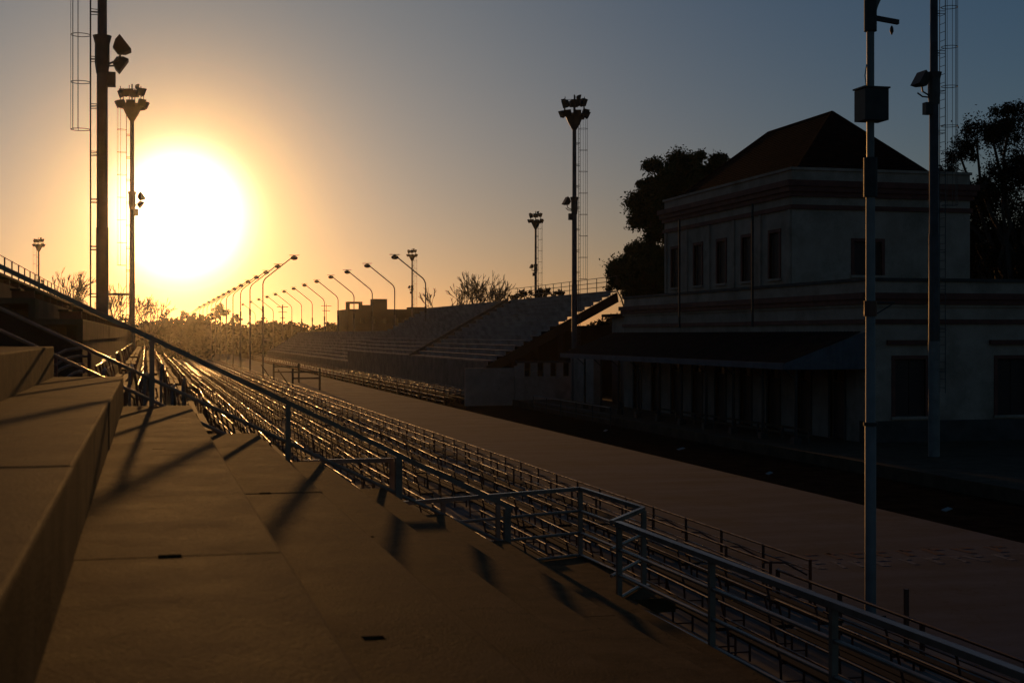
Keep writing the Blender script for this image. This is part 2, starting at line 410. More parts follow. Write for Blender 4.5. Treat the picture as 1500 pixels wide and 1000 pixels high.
# curved stair rails in the gap between the stands
def px(u, v, d):
    lat = (u-750)/2083*d; a = R(YAW)
    return Vector((d*math.sin(a) + lat*math.cos(a), d*math.cos(a) - lat*math.sin(a), (490-v)/2083*d))
SIDE = ['leftmost', 'second from left', 'third from left', 'fourth from left', 'fifth from left', 'rightmost']
for q, (u, v, d, dz) in enumerate(((150, 541, 20.5, .95), (190, 536, 21.5, 1.0), (212, 548, 20.0, .95), (236, 535, 23.0, 1.0), (252, 565, 20.3, .9), (268, 556, 22.0, .95))):
    p = px(u, v, d); x0, y0, z0 = p
    t = thing('stair_handrail', '%s of the curved tube handrails in the gap beyond the stand' % SIDE[q], 'handrail', (x0, y0, -5), 'curved handrails in the gap between the stands')
    top = [(x0, y0, z0-dz), (x0, y0, z0-.10), (x0+.02, y0+.05, z0-.03), (x0+.03, y0+.2, z0), (x0+.05, y0+1.3, z0-.10), (x0+.09, y0+2.4, z0-.38)]
    obj('rail_tube', MB().tube(top, .024, 8), 'seat_steel', t, True)
    obj('lower_tube', MB().tube([(x0, y0, z0-.42), (x0+.05, y0+1.3, z0-.54), (x0+.09, y0+2.4, z0-.8)], .018, 8), 'seat_steel', t, True)
    obj('leg', MB().tube([(x0, y0, -5), (x0, y0, z0-dz)], .024, 6), 'rust_paint', t, True)
    obj('leg', MB().tube([(x0+.09, y0+2.4, -5), (x0+.09, y0+2.4, z0-.38)], .024, 6), 'rust_paint', t, True)
t = thing('bowed_railing', 'low railing of bowed tubes at the foot of the left stand beside the sloping handrail', 'railing', (-1.6, 21, -5))
for (u0, v0, u1, v1) in ((84, 519, 134, 512), (80, 535, 128, 522), (78, 549, 122, 533), (96, 556, 124, 545)):
    a, b_ = px(u0, v0, 21), px(u1, v1, 21.6); m_ = (a+b_)/2 + Vector((0, 0, .05))
    obj('bowed_tube', MB().tube([a, a.lerp(m_, .5)+Vector((0,0,.02)), m_, m_.lerp(b_, .5)+Vector((0,0,.015)), b_], .022, 8), 'seat_steel', t, True)
for (u0, v0, d) in ((82, 516, 21.05), (131, 509, 21.6)):
    a = px(u0, v0, d); obj('post', MB().tube([(a.x, a.y, -5), a], .03, 8), 'rust_paint', t, True)
st = MB()
for i in range(9):
    st.box(-4.4+.62*i, -3.8+.62*i, 20.2, 24.2, -5, -.9-.42*i)
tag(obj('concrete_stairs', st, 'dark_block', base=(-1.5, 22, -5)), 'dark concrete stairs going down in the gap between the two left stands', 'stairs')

# ------------------------------------------------------------------ second stand beyond the gap (left)
def far_slab_stand(t, y0, y1, k0, k1, seg, back_z=None):
    for k in range(k0, k1):
        y = y0
        while y < y1 - .1:
            ye = min(y+seg, y1)
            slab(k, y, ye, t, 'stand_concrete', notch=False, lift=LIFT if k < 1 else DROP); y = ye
t = thing('left_stand', 'dark stepped concrete stand beyond the gap on the left', 'grandstand', (0, 80, -5))
far_slab_stand(t, 26, 134, -4, 6, 18)
prof = [(lev_x1(-5)+.02, -5.0), (lev_x1(5)-.02, -5.0), (lev_x1(5)-.02, lev_z(5)-.45+DROP), (lev_x1(0)-.02, lev_z(0)-.45+DROP), (lev_x1(0)-.02, lev_z(0)-.45+LIFT), (lev_x1(-5)+.02, lev_z(-5)-.22+LIFT)]
obj('end_wall', MB().prism_y(prof[::-1], 26.3, 26.6), 'dark_block', t)
obj('drop_wall', MB().box(lev_x1(0)-.3, lev_x1(0)-.03, 26.61, 134, -5, lev_z(0)+LIFT-.11), 'stand_concrete', t)
obj('back_wall', MB().box(lev_x1(-5)-.1, lev_x1(-5)+.05, 26, 134, -5, lev_z(-4)+.12+LIFT), 'far_concrete', t)
obj('edge_kerb', MB().prism_y([(lev_x1(-5), lev_z(-4)+.10+LIFT), (lev_x1(-5), lev_z(-4)+.26+LIFT), (lev_x1(-3), lev_z(-2)+.26+LIFT), (lev_x1(-3), lev_z(-2)+.10+LIFT)], 25.8, 26.0), 'bench_concrete', t)
for k in range(-4, 1):
    for q, (dx, dz) in enumerate(((-.10, .17), (-.34, .17))):
        y = 26.2
        while y < 130:
            obj('seat_board', MB().box(lev_x1(k)+dx-.09, lev_x1(k)+dx+.09, y, y+8.8, lev_z(k)+LIFT+dz-.035, lev_z(k)+LIFT+dz), 'seat_wood', t); y += 9
    y = 26.4
    sup = MB()
    while y < 132: sup.box(lev_x1(k)-.42, lev_x1(k)-.04, y, y+.06, lev_z(k)+LIFT-.01, lev_z(k)+LIFT+.134); y += 2.2
    tag(obj('board_brackets', sup, 'rust_paint', t), kind='stuff')
t = thing('stand_back_fence', 'thin wire and post fence along the top of the left stand', 'fence', (lev_x1(-5), 80, 1.4))
bx_, bz = lev_x1(-5)-.03, lev_z(-4)+.12+LIFT
y = 26
while y <= 134:
    obj('post', MB().tube([(bx_, y, bz), (bx_, y, bz+1.05)], .03, 5), 'mast_steel', t); y += 3
for dz in (1.03, .7, .38):
    obj('rail', MB().tube([(bx_, 26, bz+dz), (bx_, 134, bz+dz)], .018, 5), 'mast_steel', t)

# ------------------------------------------------------------------ bench and barrier prototypes
def bench_meshes(L=5.7):
    P = {}
    a = MB(); a.box(.02, .17, -L/2, L/2, .43, .47, .008); P['seat_slat'] = a
    a = MB(); a.box(.21, .36, -L/2, L/2, .43, .47, .008); P['seat_slat2'] = a
    P['back_tube'] = MB().tube([(-.13, -L/2, .93), (-.13, L/2, .93)], .020, 8)
    P['mid_tube'] = MB().tube([(-.10, -L/2, .70), (-.10, L/2, .70)], .018, 6)
    P['frames'] = []
    for i in range(4):
        f = MB(); P['frames'].append(f)
        y = -L/2 + .1 + i*(L-.2)/3
        f.tube([(0, y, 0), (-.02, y, .45), (-.13, y, .92)], .02, 6); f.tube([(.34, y, 0), (.34, y, .44)], .02, 6)
        f.box(-.02, .36, y-.018, y+.018, .40, .428); f.tube([(0, y, .15), (.34, y, .15)], .013, 5)
    return P
BM_ = bench_meshes()
bench = thing('tube_bench', '', 'bench', (0, 0, -5)); BASE[bench.name] = Vector((0, 0, 0))
for n, m in (('seat_slat', 'seat_wood'), ('seat_slat2', 'seat_wood'), ('back_tube', 'seat_steel'), ('mid_tube', 'rust_paint')):
    obj('seat_slat' if n == 'seat_slat2' else n, BM_[n], m, bench, 'slat' not in n)
for f in BM_['frames']: obj('leg_frame', f, 'rust_paint', bench, False)
spots = []
rowsL = [(3.75, 27.5), (4.7, 27.5), (5.65, 27.5), (6.75, 21.5), (7.65, 8.5), (8.6, 8.5), (9.5, 8.5), (10.35, 8.5)]
for ri, (x, ys) in enumerate(rowsL):
    y = ys + 2.9; n = 1
    while y < 235:
        spots.append((x, y, -5.004 if x > 5.7 else -5.03, 0, 'tube bench left of the road, %s row from it, %s from the near end' % (nth(len(rowsL)-ri), nth(n)), 'tube benches on the flat beside the road'))
        y += 6.0 if n % 5 else 7.6; n += 1
for k in range(1, 6):
    y = 29.5; n = 1
    while y < 130:
        spots.append((lev_x1(k)-.5, y, lev_z(k)+DROP, 0, 'tube bench on the left stand, step %s from bottom, %s from the near end' % (nth(6-k), nth(n)), 'tube benches on the steps of the left stand'))
        y += 6.0 if n % 4 else 8.0; n += 1
for ri, x in enumerate((21.4, 22.3, 23.1)):
    y = 103; n = 1
    while y < 290:
        spots.append((x, y, -5.012, math.pi, 'tube bench beyond the road, %s row from it, %s from the near end' % (nth(ri+1), nth(n)), 'tube benches on the far side of the road'))
        y += 6.0 if n % 6 else 8; n += 1
spots.sort(key=lambda s: s[0]**2 + s[1]**2)
jr = random.Random(11)
for i, (x, y, z, rz, lab, grp) in enumerate(spots[:290]):
    if i and jr.random() < .045: continue          # a few benches are missing from the rows
    instance(bench, i > 0, x + jr.uniform(-.03, .03), y, z, rz + jr.uniform(-.016, .016), label=lab, group=grp).rotation_euler.x = jr.uniform(-.005, .005)
mass = MB(); simple = MB()
simple.box(.02, .36, -2.85, 2.85, .43, .47); simple.box(-.15, -.10, -2.85, 2.85, .90, .95); simple.box(-.12, -.08, -2.85, 2.85, .68, .71)
for y in (-2.75, 0, 2.75): simple.box(-.12, -.08, y-.02, y+.02, 0, .9); simple.box(.32, .36, y-.02, y+.02, 0, .43)
for (x, y, z, rz, lab, grp) in spots[290:]:
    if rz:
        m2 = MB(); m2.v = [(-a, -b_, c) for a, b_, c in simple.v]; m2.f = list(simple.f); mass.add(m2, x, y, z)
    else: mass.add(simple, x, y, z)
tag(obj('distant_benches', mass, 'rust_paint', base=(14, 200, -5)), 'far rows of steel tube benches merging beside the road', 'benches', kind='stuff')

# road-side barrier pens: two rail lines tied by hoops
pen = thing('crowd_barrier', '', 'barrier', (0, 0, -5)); BASE[pen.name] = Vector((0, 0, 0))
L = 4.2
for dx, nm in ((0, 'front_rail'), (-.8, 'rear_rail')):
    a = MB(); a.tube([(dx, -L/2, .80), (dx, L/2, .80)], .024, 8); a.tube([(dx, -L/2, .62), (dx, L/2, .62)], .016, 6); obj(nm, a, 'rust_paint', pen, True)
for y in (-2.08, 0):
    for dx in (0, -.8):
        obj('post', MB().box(dx-.022, dx+.022, y-.022, y+.022, 0, .82), 'rust_paint', pen)
for y in (-2.0, .08):
    obj('hoop', MB().tube([(-.02, y, .52), (-.35, y+.25, .72), (-.78, y+.3, .74)], .018, 6), 'rust_paint', pen, True)
    obj('foot_bar', MB().tube([(-.8, y, .12), (0, y, .12)], .018, 6), 'seat_steel', pen, True)
ledge = MB(); ledge.box(-.62, -.34, -L/2, L/2, .30, .335, .006); obj('shelf', ledge, 'seat_wood', pen)
y = 26.35; n = 1
while y < 240:
    instance(pen, n > 1, 11.98, y, -5.004, 0, label='rust red double barrier beside the road, %s from the near end' % nth(n), group='double barriers along the near side of the road')
    y += L+.02; n += 1
pen2 = thing('far_barrier', '', 'barrier', (0, 0, -5)); BASE[pen2.name] = Vector((0, 0, 0))
a = MB()
for z in (.85, .5, .2): a.tube([(0, -4.9, z), (0, 4.9, z)], .022, 6)
obj('rail', a, 'rust_paint', pen2, True)
for yy in (-4.85, -1.6, 1.6, 4.85): obj('post', MB().box(-.03, .03, yy-.03, yy+.03, 0, .88), 'rust_paint', pen2)
y = 105; n = 1
while y < 290:
    instance(pen2, n > 1, 20.75, y, -5.012, 0, label='low three rail barrier across the road, %s from the near end' % nth(n), group='three rail barriers on the far side of the road')
    y += 9.9; n += 1
# single rail nearer the camera
t = thing('kerb_rail', 'low rust brown single rail beside the road at lower right', 'rail', (11.2, 15, -5))
obj('rail', MB().tube([(11.2, 5, -4.3), (11.2, 24, -4.3)], .028, 8), 'rust_paint', t, True)
obj('rail', MB().tube([(11.2, 5, -4.62), (11.2, 24, -4.62)], .018, 6), 'rust_paint', t, True)
for y in (6, 8.6, 11.2, 13.8, 16.4, 19, 21.6, 24): obj('post', MB().box(11.17, 11.23, y-.03, y+.03, -5, -4.29), 'rust_paint', t)
obj('tall_post', MB().box(11.27, 11.33, 19.6, 19.66, -5, -3.9), 'rust_paint', t)
# timber barrier frames standing on the road far off
for q, (x0, y0, w) in enumerate(((12.7, 128, 2.4), (12.9, 150, 2.6))):
    t = thing('barrier_frame', 'dark post and rail frame standing at the road edge, %s one' % ('nearer' if q == 0 else 'farther'), 'barrier', (x0, y0, -5))
    for x in (x0, x0+w):
        obj('post', MB().box(x-.09, x+.09, y0-.09, y0+.09, -5, -3.0), 'lamp_dark', t)
    for z in (-3.35, -3.9): obj('rail', MB().box(x0+.09, x0+w-.09, y0-.05, y0+.05, z-.07, z+.07), 'lamp_dark', t)
    obj('brace', MB().tube([(x0, y0+.1, -5), (x0-1.3, y0+.1, -3.1)], .05, 6), 'lamp_dark', t)

# ------------------------------------------------------------------ street lamps (both sides)
def make_lamp():
    t = thing('street_lamp', '', 'street lamp', (0, 0, -5)); BASE[t.name] = Vector((0, 0, 0))
    # local: base at 0, arm reaches towards +x
    obj('lower_pole', MB().tube([(0,0,0), (0,0,7.6)], .10, 12), 'lamp_metal', t, True)
    obj('collar', MB().tube([(0,0,7.45), (0,0,8.15)], .125, 12), 'lamp_dark', t, True)
    pts = [(0,0,8.0), (0,0,10.45)]
    for i in range(1, 7):
        a = i/6*R(44); pts.append((1.15*(1-math.cos(a)), 0, 10.45+1.15*math.sin(a)))
    x, z = pts[-1][0], pts[-1][2]
    pts.append((3.25, 0, z + (3.25-x)*.80))
    obj('arm', MB().tube(pts, .068, 10), 'lamp_metal', t, True)
    hx, hz_ = 3.25, pts[-1][2]
    obj('reflector_plate', MB().box(hx-.35, hx+.75, -.42, .42, hz_+.20, hz_+.235), 'lamp_dark', t)
    h = MB(); c = Vector((hx+.18, 0, hz_-.05)); n = 10; rings = []
    for (r, dz) in ((.10, .22), (.20, .16), (.34, .05), (.36, -.08), (.28, -.2), (.12, -.27)):
        rings.append((r, dz))
    base_i = len(h.v)
    for r, dz in rings:
        for j in range(n):
            a = 2*math.pi*j/n; h.v.append((c.x + r*1.15*math.cos(a), r*.9*math.sin(a), c.z+dz))
    for i in range(len(rings)-1):
        for j in range(n):
            q = (j+1) % n; h.f.append((i*n+j, i*n+q, (i+1)*n+q, (i+1)*n+j))
    h.f.append(tuple(range(n))); h.f.append(tuple(range((len(rings)-1)*n, len(rings)*n))[::-1])
    obj('lamp_head', h, 'lamp_dark', t, True)
    return t
lamp = make_lamp()
DL = [157, 176.5, 194, 211, 228.5, 246, 264, 282, 301, 322, 345, 372, 402, 436]
for i, d in enumerate(DL):
    y = (d - 12.5*.249)/.968
    instance(lamp, i > 0, 12.5, y, -5.0, 0, label='bent arm street lamp on the near side of the road, %s in the distant row' % nth(i+1), group='street lamps along the near side of the road')
for i, d in enumerate(DL[:13]):
    y = (d - 29.9*.249)/.968
    instance(lamp, True, 29.9, y, -5.02, math.pi, label='bent arm street lamp beyond the road, %s in the row from the right' % nth(i+1), group='street lamps along the far side of the road')
# the near lamp with its box and brackets
nl = copy_tree(lamp); nl.name = 'street_lamp'; nl.location = (12.5, 22.95, 0.0)
nl['label'] = 'tall near street lamp with a black box on its pole, standing at the road edge'; nl.pop('group', None)
BASE[nl.name] = Vector((0, 0, 0))
for ch in nl.children:
    if ch.name.startswith('lower_pole'):
        me = bpy.data.meshes.new('lower_pole'); mb = MB().tube([(0,0,0), (0,0,.06), (0,0,3.4), (0,0,3.41), (0,0,8.0)], [.10,.10,.10,.088,.08], 16)
        me.from_pydata(mb.v, [], mb.f); me.materials.append(M['white_paint']); me.polygons.foreach_set('use_smooth', [len(f) == 4 for f in mb.f]); ch.data = me
def lp(name, mb, m, sm=False):
    me = bpy.data.meshes.new(name); me.from_pydata(mb.v, [], mb.f); me.materials.append(M[m])
    if sm: me.polygons.foreach_set('use_smooth', [len(f) == 4 for f in mb.f])
    o = bpy.data.objects.new(name, me); COL.objects.link(o); o.parent = nl; return o
bxs = MB(); bxs.box(-.21, .25, -.20, .20, 8.80, 9.36, .012)
for ch in list(nl.children):
    if ch.name.startswith('arm'): ch.data = ch.data.copy(); ch.data.materials[0] = M['lamp_metal']
lp('control_box', bxs, 'lamp_dark')
lp('box_lid', MB().box(-.235, .275, -.22, .22, 9.362, 9.39), 'lamp_dark')
lp('upper_band', MB().tube([(0,0,10.4), (0,0,10.98)], .115, 12), 'lamp_dark', True)
lp('insulator_arm', MB().obox((.28, 0, 10.62), (.27, 0, -.03), (0, .04, 0), (0, 0, .04)), 'lamp_dark')
lp('insulator', MB().tube([(.42,0,10.52), (.42,0,10.48), (.42,0,10.42), (.42,0,10.36)], [.012,.03,.035,.01], 8), 'lamp_dark', True)
lp('conduit', MB().tube([(-.1,-.04,9.38), (-.13,-.04,9.6), (-.09,-.03,9.8)], .01, 6), 'lamp_dark', True)
lp('lower_band', MB().tube([(0,0,5.33), (0,0,5.60)], .118, 12), 'rust_paint', True)
br = MB(); br.tube([(.1,0,5.57), (.48,0,5.57)], .014, 6); br.tube([(.1,0,5.36), (.46,0,5.56)], .012, 6); br.tube([(.1,.12,5.57), (.4,.3,5.58)], .012, 6)
lp('side_bracket', br, 'lamp_dark', True)
lp('small_band', MB().tube([(0,0,3.38), (0,0,3.44)], .128, 12), 'lamp_dark', True)
lp('base_plate', MB().box(-.2, .2, -.2, .2, 0, .03), 'lamp_dark')

# ------------------------------------------------------------------ floodlight masts
def make_mast(side, cage_from=9.6, H=20.2, white=False):
    """side: +1 ladder towards +x, -1 towards -x ; floodlight half way up on the other side"""
    t = thing('floodlight_mast', '', 'floodlight mast', (0, 0, -5)); BASE[t.name] = Vector((0, 0, 0))
    z0 = 0
    if white:
        obj('painted_base', MB().tube([(0,0,0), (0,0,4.35)], .215, 16), 'white_paint', t, True); z0 = 4.35
    obj('pole', MB().tube([(0,0,z0), (0,0,8.4), (0,0,8.41), (0,0,14.2), (0,0,14.21), (0,0,H)], [.205,.195,.178,.17,.15,.135], 16), 'mast_steel', t, True)
    lx = side*.36
    for dy in (-.2, .2): obj('ladder_rail', MB().tube([(lx, dy, 2.4), (lx, dy, H)], .018, 6), 'mast_steel', t, True)
    rg = MB(); z = 2.6
    while z < H-.1: rg.tube([(lx, -.2, z), (lx, .2, z)], .011, 5); z += .32
    tag(obj('rungs', rg, 'mast_steel', t), kind='stuff')
    z = 3.2
    while z < H:
        b = MB()
        for dz in (0, .10): b.tube([(0, -.12, z+dz), (lx, -.2, z+dz)], .013, 5); b.tube([(0, .12, z+dz), (lx, .2, z+dz)], .013, 5)
        obj('ladder_bracket', b, 'mast_steel', t); z += 1.5
    cx = lx + side*.30; z = cage_from
    while z < H+.1:
        obj('cage_hoop', MB().ring((cx, 0, z), .30, .014, 18), 'mast_steel', t); z += 1.5
    for a in (-75, -38, 0, 38, 75):
        x = cx + side*.30*math.cos(R(a)); y = .30*math.sin(R(a))
        obj('cage_bar', MB().tube([(x, y, cage_from), (x, y, H)], .009, 4), 'mast_steel', t)
    # head
    cone = MB().tube([(0,0,H-1.0), (0,0,H-.55), (0,0,H-.1), (0,0,H)], [.16,.42,.62,.66], 10); obj('head_bracket', cone, 'mast_steel', t)
    obj('deck', MB().tube([(0,0,H+.002), (0,0,H+.09)], .82, 12), 'mast_steel', t)
    obj('guard_ring', MB().ring((0,0,H+1.0), .78, .022, 16), 'mast_steel', t)
    obj('top_spike', MB().tube([(0,0,H+.09), (0,0,H+1.45)], .05, 8), 'mast_steel', t)
    for i in range(6):
        a = 2*math.pi*i/6+.3; obj('stanchion', MB().tube([(.78*math.cos(a), .78*math.sin(a), H+.09), (.78*math.cos(a), .78*math.sin(a), H+1.25)], .028, 6), 'mast_steel', t)
    rr = random.Random(4)
    def flood(c, az, tilt, s=1.0):
        d = Vector((math.cos(az)*math.cos(tilt), math.sin(az)*math.cos(tilt), math.sin(tilt))); sd_ = d.cross(Vector((0,0,1))).normalized(); up = sd_.cross(d)
        mb = MB(); c = Vector(c); n = len(mb.v)
        for dd, w, h in ((-.16, .11, .10), (.0, .23, .20), (.16, .27, .23)):
            for sx, sy in ((-1,-1),(1,-1),(1,1),(-1,1)): mb.v.append(tuple(c + d*dd*s + sd_*w*sx*s + up*h*sy*s))
        for k in (0, 4):
            for i in range(4):
                j = (i+1) % 4; mb.f.append((k+i, k+j, k+4+j, k+4+i))
        mb.f.append((3,2,1,0)); mb.f.append((8,9,10,11))
        fl = obj('floodlight', mb, 'lamp_dark', t)
        return fl
    for i in range(8):
        a = 2*math.pi*i/8 + rr.uniform(-.15, .15)
        flood((.88*math.cos(a), .88*math.sin(a), H+.12+rr.uniform(-.05, .08)), a, R(-25))
    for i in range(6):
        a = 2*math.pi*i/6+.3
        flood((.66*math.cos(a), .66*math.sin(a), H+.85+rr.uniform(-.15, .2)), a, R(-20), 1.1)
    flood((.32, .1, H+1.3), 0, R(-10), .8)
    # middle floodlights, towards the road
    s = -side
    obj('mid_collar', MB().tube([(0,0,13.3), (0,0,13.62), (0,0,14.25), (0,0,14.5)], [.19,.235,.235,.30], 12), 'mast_steel', t)
    obj('bracket_arm', MB().tube([(s*.15, 0, 13.6), (s*.5, -.05, 13.75), (s*.62, -.12, 14.1)], .035, 6), 'mast_steel', t)
    obj('bracket_arm', MB().tube([(s*.15, 0, 13.55), (s*.4, .15, 13.6), (s*.55, .25, 13.75)], .03, 6), 'mast_steel', t)
    flood((s*.56, -.12, 14.15), 0 if s > 0 else math.pi, R(38 if s > 0 else 30), 1.25)
    if s > 0: flood((s*.52, .25, 13.7), 0, R(-35), 1.1)
    obj('junction_box', MB().box(s*.28-.13, s*.28+.13, -.14, .14, 12.9, 13.35), 'lamp_dark', t)
    return t
mL = make_mast(-1, cage_from=11.5)
instance(mL, False, -1.35, 47.1, -5, 0, label='large near floodlight mast with a caged ladder left of the sun')
mL2 = make_mast(-1, cage_from=9.6)
instance(mL2, False, -.9, 97.9, -5, 0, label='floodlight mast standing right in front of the bright sun glow')
obj('cross_beam', MB().box(-1.9, -.2, -.05, .05, 7.6, 7.75), 'mast_steel', mL2)
instance(mL2, True, -17.8, 256, -5, 0, label='small distant floodlight mast at the far left above the stand')
mR = make_mast(1, cage_from=9.5, white=True)
instance(mR, False, 28.85, 48.1, -4.6, 0, label='near floodlight mast with white painted base in front of the old building')
mR2 = make_mast(1, cage_from=8.8)
instance(mR2, False, 29.0, 95.2, -4.9, 0, label='tall floodlight mast between the right stand and the tree, lights in full view')
instance(mR2, True, 50.9, 185, -5, 0, label='distant floodlight mast rising behind the top of the right stand')
instance(mR2, True, 49.8, 271, -5, 0, label='farthest floodlight mast beside the dark block building')

# ------------------------------------------------------------------ right stand
SX0, SX1, SZ0, SZ1, SY0, SY1 = 23.6, 33.5, -2.2, 3.2, 99.0, 170.0
NS = 15
def right_stand(t, y0, y1, x0, x1, z0, z1, n, m='pale_concrete', seg=12):
    w = (x1-x0)/n; r = (z1-z0)/n
    for i in range(n):
        y = y0
        while y < y1-.1:
            ye = min(y+seg, y1); xx = x0+w*i; zz = z0+r*(i+1)
            g = .02
            mb = MB(); mb.box(xx-.05, xx+w-.06, y+g, ye-g, zz-.09, zz); mb.box(xx+.03, xx+.10, y+g, ye-g, zz-r+.002, zz-.092)
            obj('seat_slab', mb, m, t); y = ye
    return w, r
t = thing('right_stand', 'big stepped concrete stand across the road, sloping up to the right', 'grandstand', (28, 130, -5))
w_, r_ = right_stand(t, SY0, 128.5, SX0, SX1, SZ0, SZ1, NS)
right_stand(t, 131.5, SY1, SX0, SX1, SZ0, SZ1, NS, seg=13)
aisle = MB(); n2 = NS*2
for i in range(n2): aisle.box(SX0+i*w_/2, SX0+(i+1)*w_/2, 128.55, 131.45, SZ0+i*r_/2-.5, SZ0+i*r_/2-.02)
obj('aisle_stairs', aisle, 'facade_plinth', t)
for yy in (128.3, 131.5):
    obj('aisle_wall', MB().prism_y([(SX0+.3, SZ0-.1), (SX0+.3, SZ0+.35), (SX1, SZ1+.33), (SX1, SZ1-.1)], yy, yy+.2), 'facade_plinth', t)
obj('front_wall', MB().box(SX0-.2, SX0-.01, SY0, SY1, -5, SZ0+.28), 'far_concrete', t)
# sloping beams carry the slabs; the space below is open
for y in (SY0+.15, SY0+7, SY0+14, SY0+21, 128, 133, 140, 148, 156, 164, SY1-.4):
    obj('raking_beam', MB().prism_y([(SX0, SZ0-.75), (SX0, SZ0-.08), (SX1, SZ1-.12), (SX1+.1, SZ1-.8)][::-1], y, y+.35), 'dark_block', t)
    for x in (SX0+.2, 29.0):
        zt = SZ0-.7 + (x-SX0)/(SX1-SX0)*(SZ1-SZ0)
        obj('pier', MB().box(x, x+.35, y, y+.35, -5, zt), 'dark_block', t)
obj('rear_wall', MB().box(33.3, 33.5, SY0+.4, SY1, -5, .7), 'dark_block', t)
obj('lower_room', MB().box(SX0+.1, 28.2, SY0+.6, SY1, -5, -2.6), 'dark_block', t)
t = thing('stand_top_railing', 'tube railing along the top back edge of the right stand', 'railing', (SX1, 114, SZ1))
y = SY0+.3
while y < 129: obj('post', MB().tube([(SX1, y, SZ1), (SX1, y, SZ1+1.1)], .03, 6), 'mast_steel', t); y += 2.4
for dz in (1.1, .75, .4): obj('rail', MB().tube([(SX1, SY0+.3, SZ1+dz), (SX1, 129, SZ1+dz)], .024, 6), 'mast_steel', t)
t = thing('stand_top_railing', 'farther tube railing on the top of the right stand beside the bare trees', 'railing', (SX1, 140, SZ1))
y = 133
while y < 150: obj('post', MB().tube([(SX1, y, SZ1), (SX1, y, SZ1+1.0)], .03, 6), 'mast_steel', t); y += 2.4
for dz in (1.0, .6): obj('rail', MB().tube([(SX1, 133, SZ1+dz), (SX1, 150, SZ1+dz)], .022, 6), 'mast_steel', t)
t = thing('low_stand', 'low stepped concrete stand continuing beyond the right stand', 'grandstand', (26, 230, -5))
right_stand(t, 172, 292, 24.0, 30.5, -3.6, .5, 10, seg=20)
obj('front_wall', MB().box(23.8, 23.99, 172, 292, -5, -3.3), 'far_concrete', t)
obj('side_wall', MB().prism_y([(24.1, -5), (24.1, -3.7), (30.5, .3), (30.5, -5)], 172.05, 172.4), 'far_concrete', t)

# boundary wall with gaps in front of the right stand
t = thing('boundary_wall', 'pale low wall with small openings under its top beside the right stand', 'wall', (25, 97.2, -5))
mb = MB(); mb.box(21.6, 31.3, 97.0, 97.3, -4.98, -2.95); obj('wall_panel', mb, 'facade_plaster', t)
for i in range(6):
    x = 25.4 + i*.95; obj('wall_pier', MB().box(x, x+.48, 97.0, 97.3, -2.948, -2.0), 'facade_plaster', t)
obj('wall_top', MB().box(21.6, 25.39, 97.02, 97.28, -2.948, -2.35), 'facade_plaster', t)
obj('coping', MB().box(25.3, 31.3, 96.95, 97.35, -1.998, -1.86), 'facade_plinth', t)
obj('gate_pier', MB().box(25.1, 25.75, 96.6, 96.98, -4.98, -2.2), 'facade_plaster', t)
t = thing('end_pier', 'tall pale wall end at the left corner of the old building', 'wall', (29.3, 91, -5))
obj('wall_panel', MB().box(28.9, 29.5, 90.5, 95.8, -4.6, -1.2), 'facade_plaster', t)
obj('coping', MB().box(28.8, 29.6, 90.4, 95.9, -1.198, -1.05), 'facade_band', t)

# ------------------------------------------------------------------ station building
B = thing('station_building', 'old two storey building with hipped roof, banded parapets and a platform canopy', 'building', (34, 70, -4.6))
def wall_grid(axis, c0, c1, a0, a1, z0, z1, holes):
    """wall slab between c0,c1 across, a0..a1 along the axis, with rectangular holes [(a0,a1,z0,z1)]"""
    As = sorted({a0, a1, *[h[0] for h in holes], *[h[1] for h in holes]}); Zs = sorted({z0, z1, *[h[2] for h in holes], *[h[3] for h in holes]})
    mb = MB()
    for i in range(len(As)-1):
        run = None
        for j in range(len(Zs)-1):
            am, zm = (As[i]+As[i+1])/2, (Zs[j]+Zs[j+1])/2
            if any(h[0] < am < h[1] and h[2] < zm < h[3] for h in holes):
                if run: segs(mb, axis, c0, c1, As[i], As[i+1], run[0], run[1]); run = None
            else: run = (run[0] if run else Zs[j], Zs[j+1])
        if run: segs(mb, axis, c0, c1, As[i], As[i+1], run[0], run[1])
    return mb
def segs(mb, axis, c0, c1, a0, a1, z0, z1):
    if axis == 'y': mb.box(c0, c1, a0, a1, z0, z1)
    else: mb.box(a0, a1, c0, c1, z0, z1)
def opening(kind, axis, c, a0, a1, z0, z1, parent, sgn=-1):
    """frame, pane and leaves set in an opening; c = outer wall face, sgn = outward direction"""
    inn = c - sgn*.12
    def bxx(a, b_, y, z, p0, p1):
        lo, hi = sorted((p0, p1)); mb = MB()
        if axis == 'y': mb.box(lo, hi, a, b_, y, z)
        else: mb.box(a, b_, lo, hi, y, z)
        return mb
    fr = MB(); fo = c + sgn*.05; fw = .16
    for q in (bxx(a0-fw, a0, z0, z1+fw, c-sgn*.1, fo), bxx(a1, a1+fw, z0, z1+fw, c-sgn*.1, fo), bxx(a0+.001, a1-.001, z1, z1+fw, c-sgn*.1, fo)): fr.add(q)
    root = obj(kind, fr, 'facade_band' if kind == 'window' else 'facade_plinth', parent)
    n = 2
    for i in range(n):
        u0 = a0 + (a1-a0)*i/n + .015; u1 = a0 + (a1-a0)*(i+1)/n - .015
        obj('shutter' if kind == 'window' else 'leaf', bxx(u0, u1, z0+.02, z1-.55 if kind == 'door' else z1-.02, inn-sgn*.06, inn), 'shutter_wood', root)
        if kind == 'door': pass
    if kind == 'door':
        obj('transom_pane', bxx(a0+.02, a1-.02, z1-.5, z1-.04, inn-sgn*.05, inn-sgn*.02), 'dark_glass', root)
    if kind == 'window':
        obj('sill', bxx(a0-.2, a1+.2, z0-.12, z0-.002, c-sgn*.1, c+sgn*.12), 'facade_plaster', root)
    return root
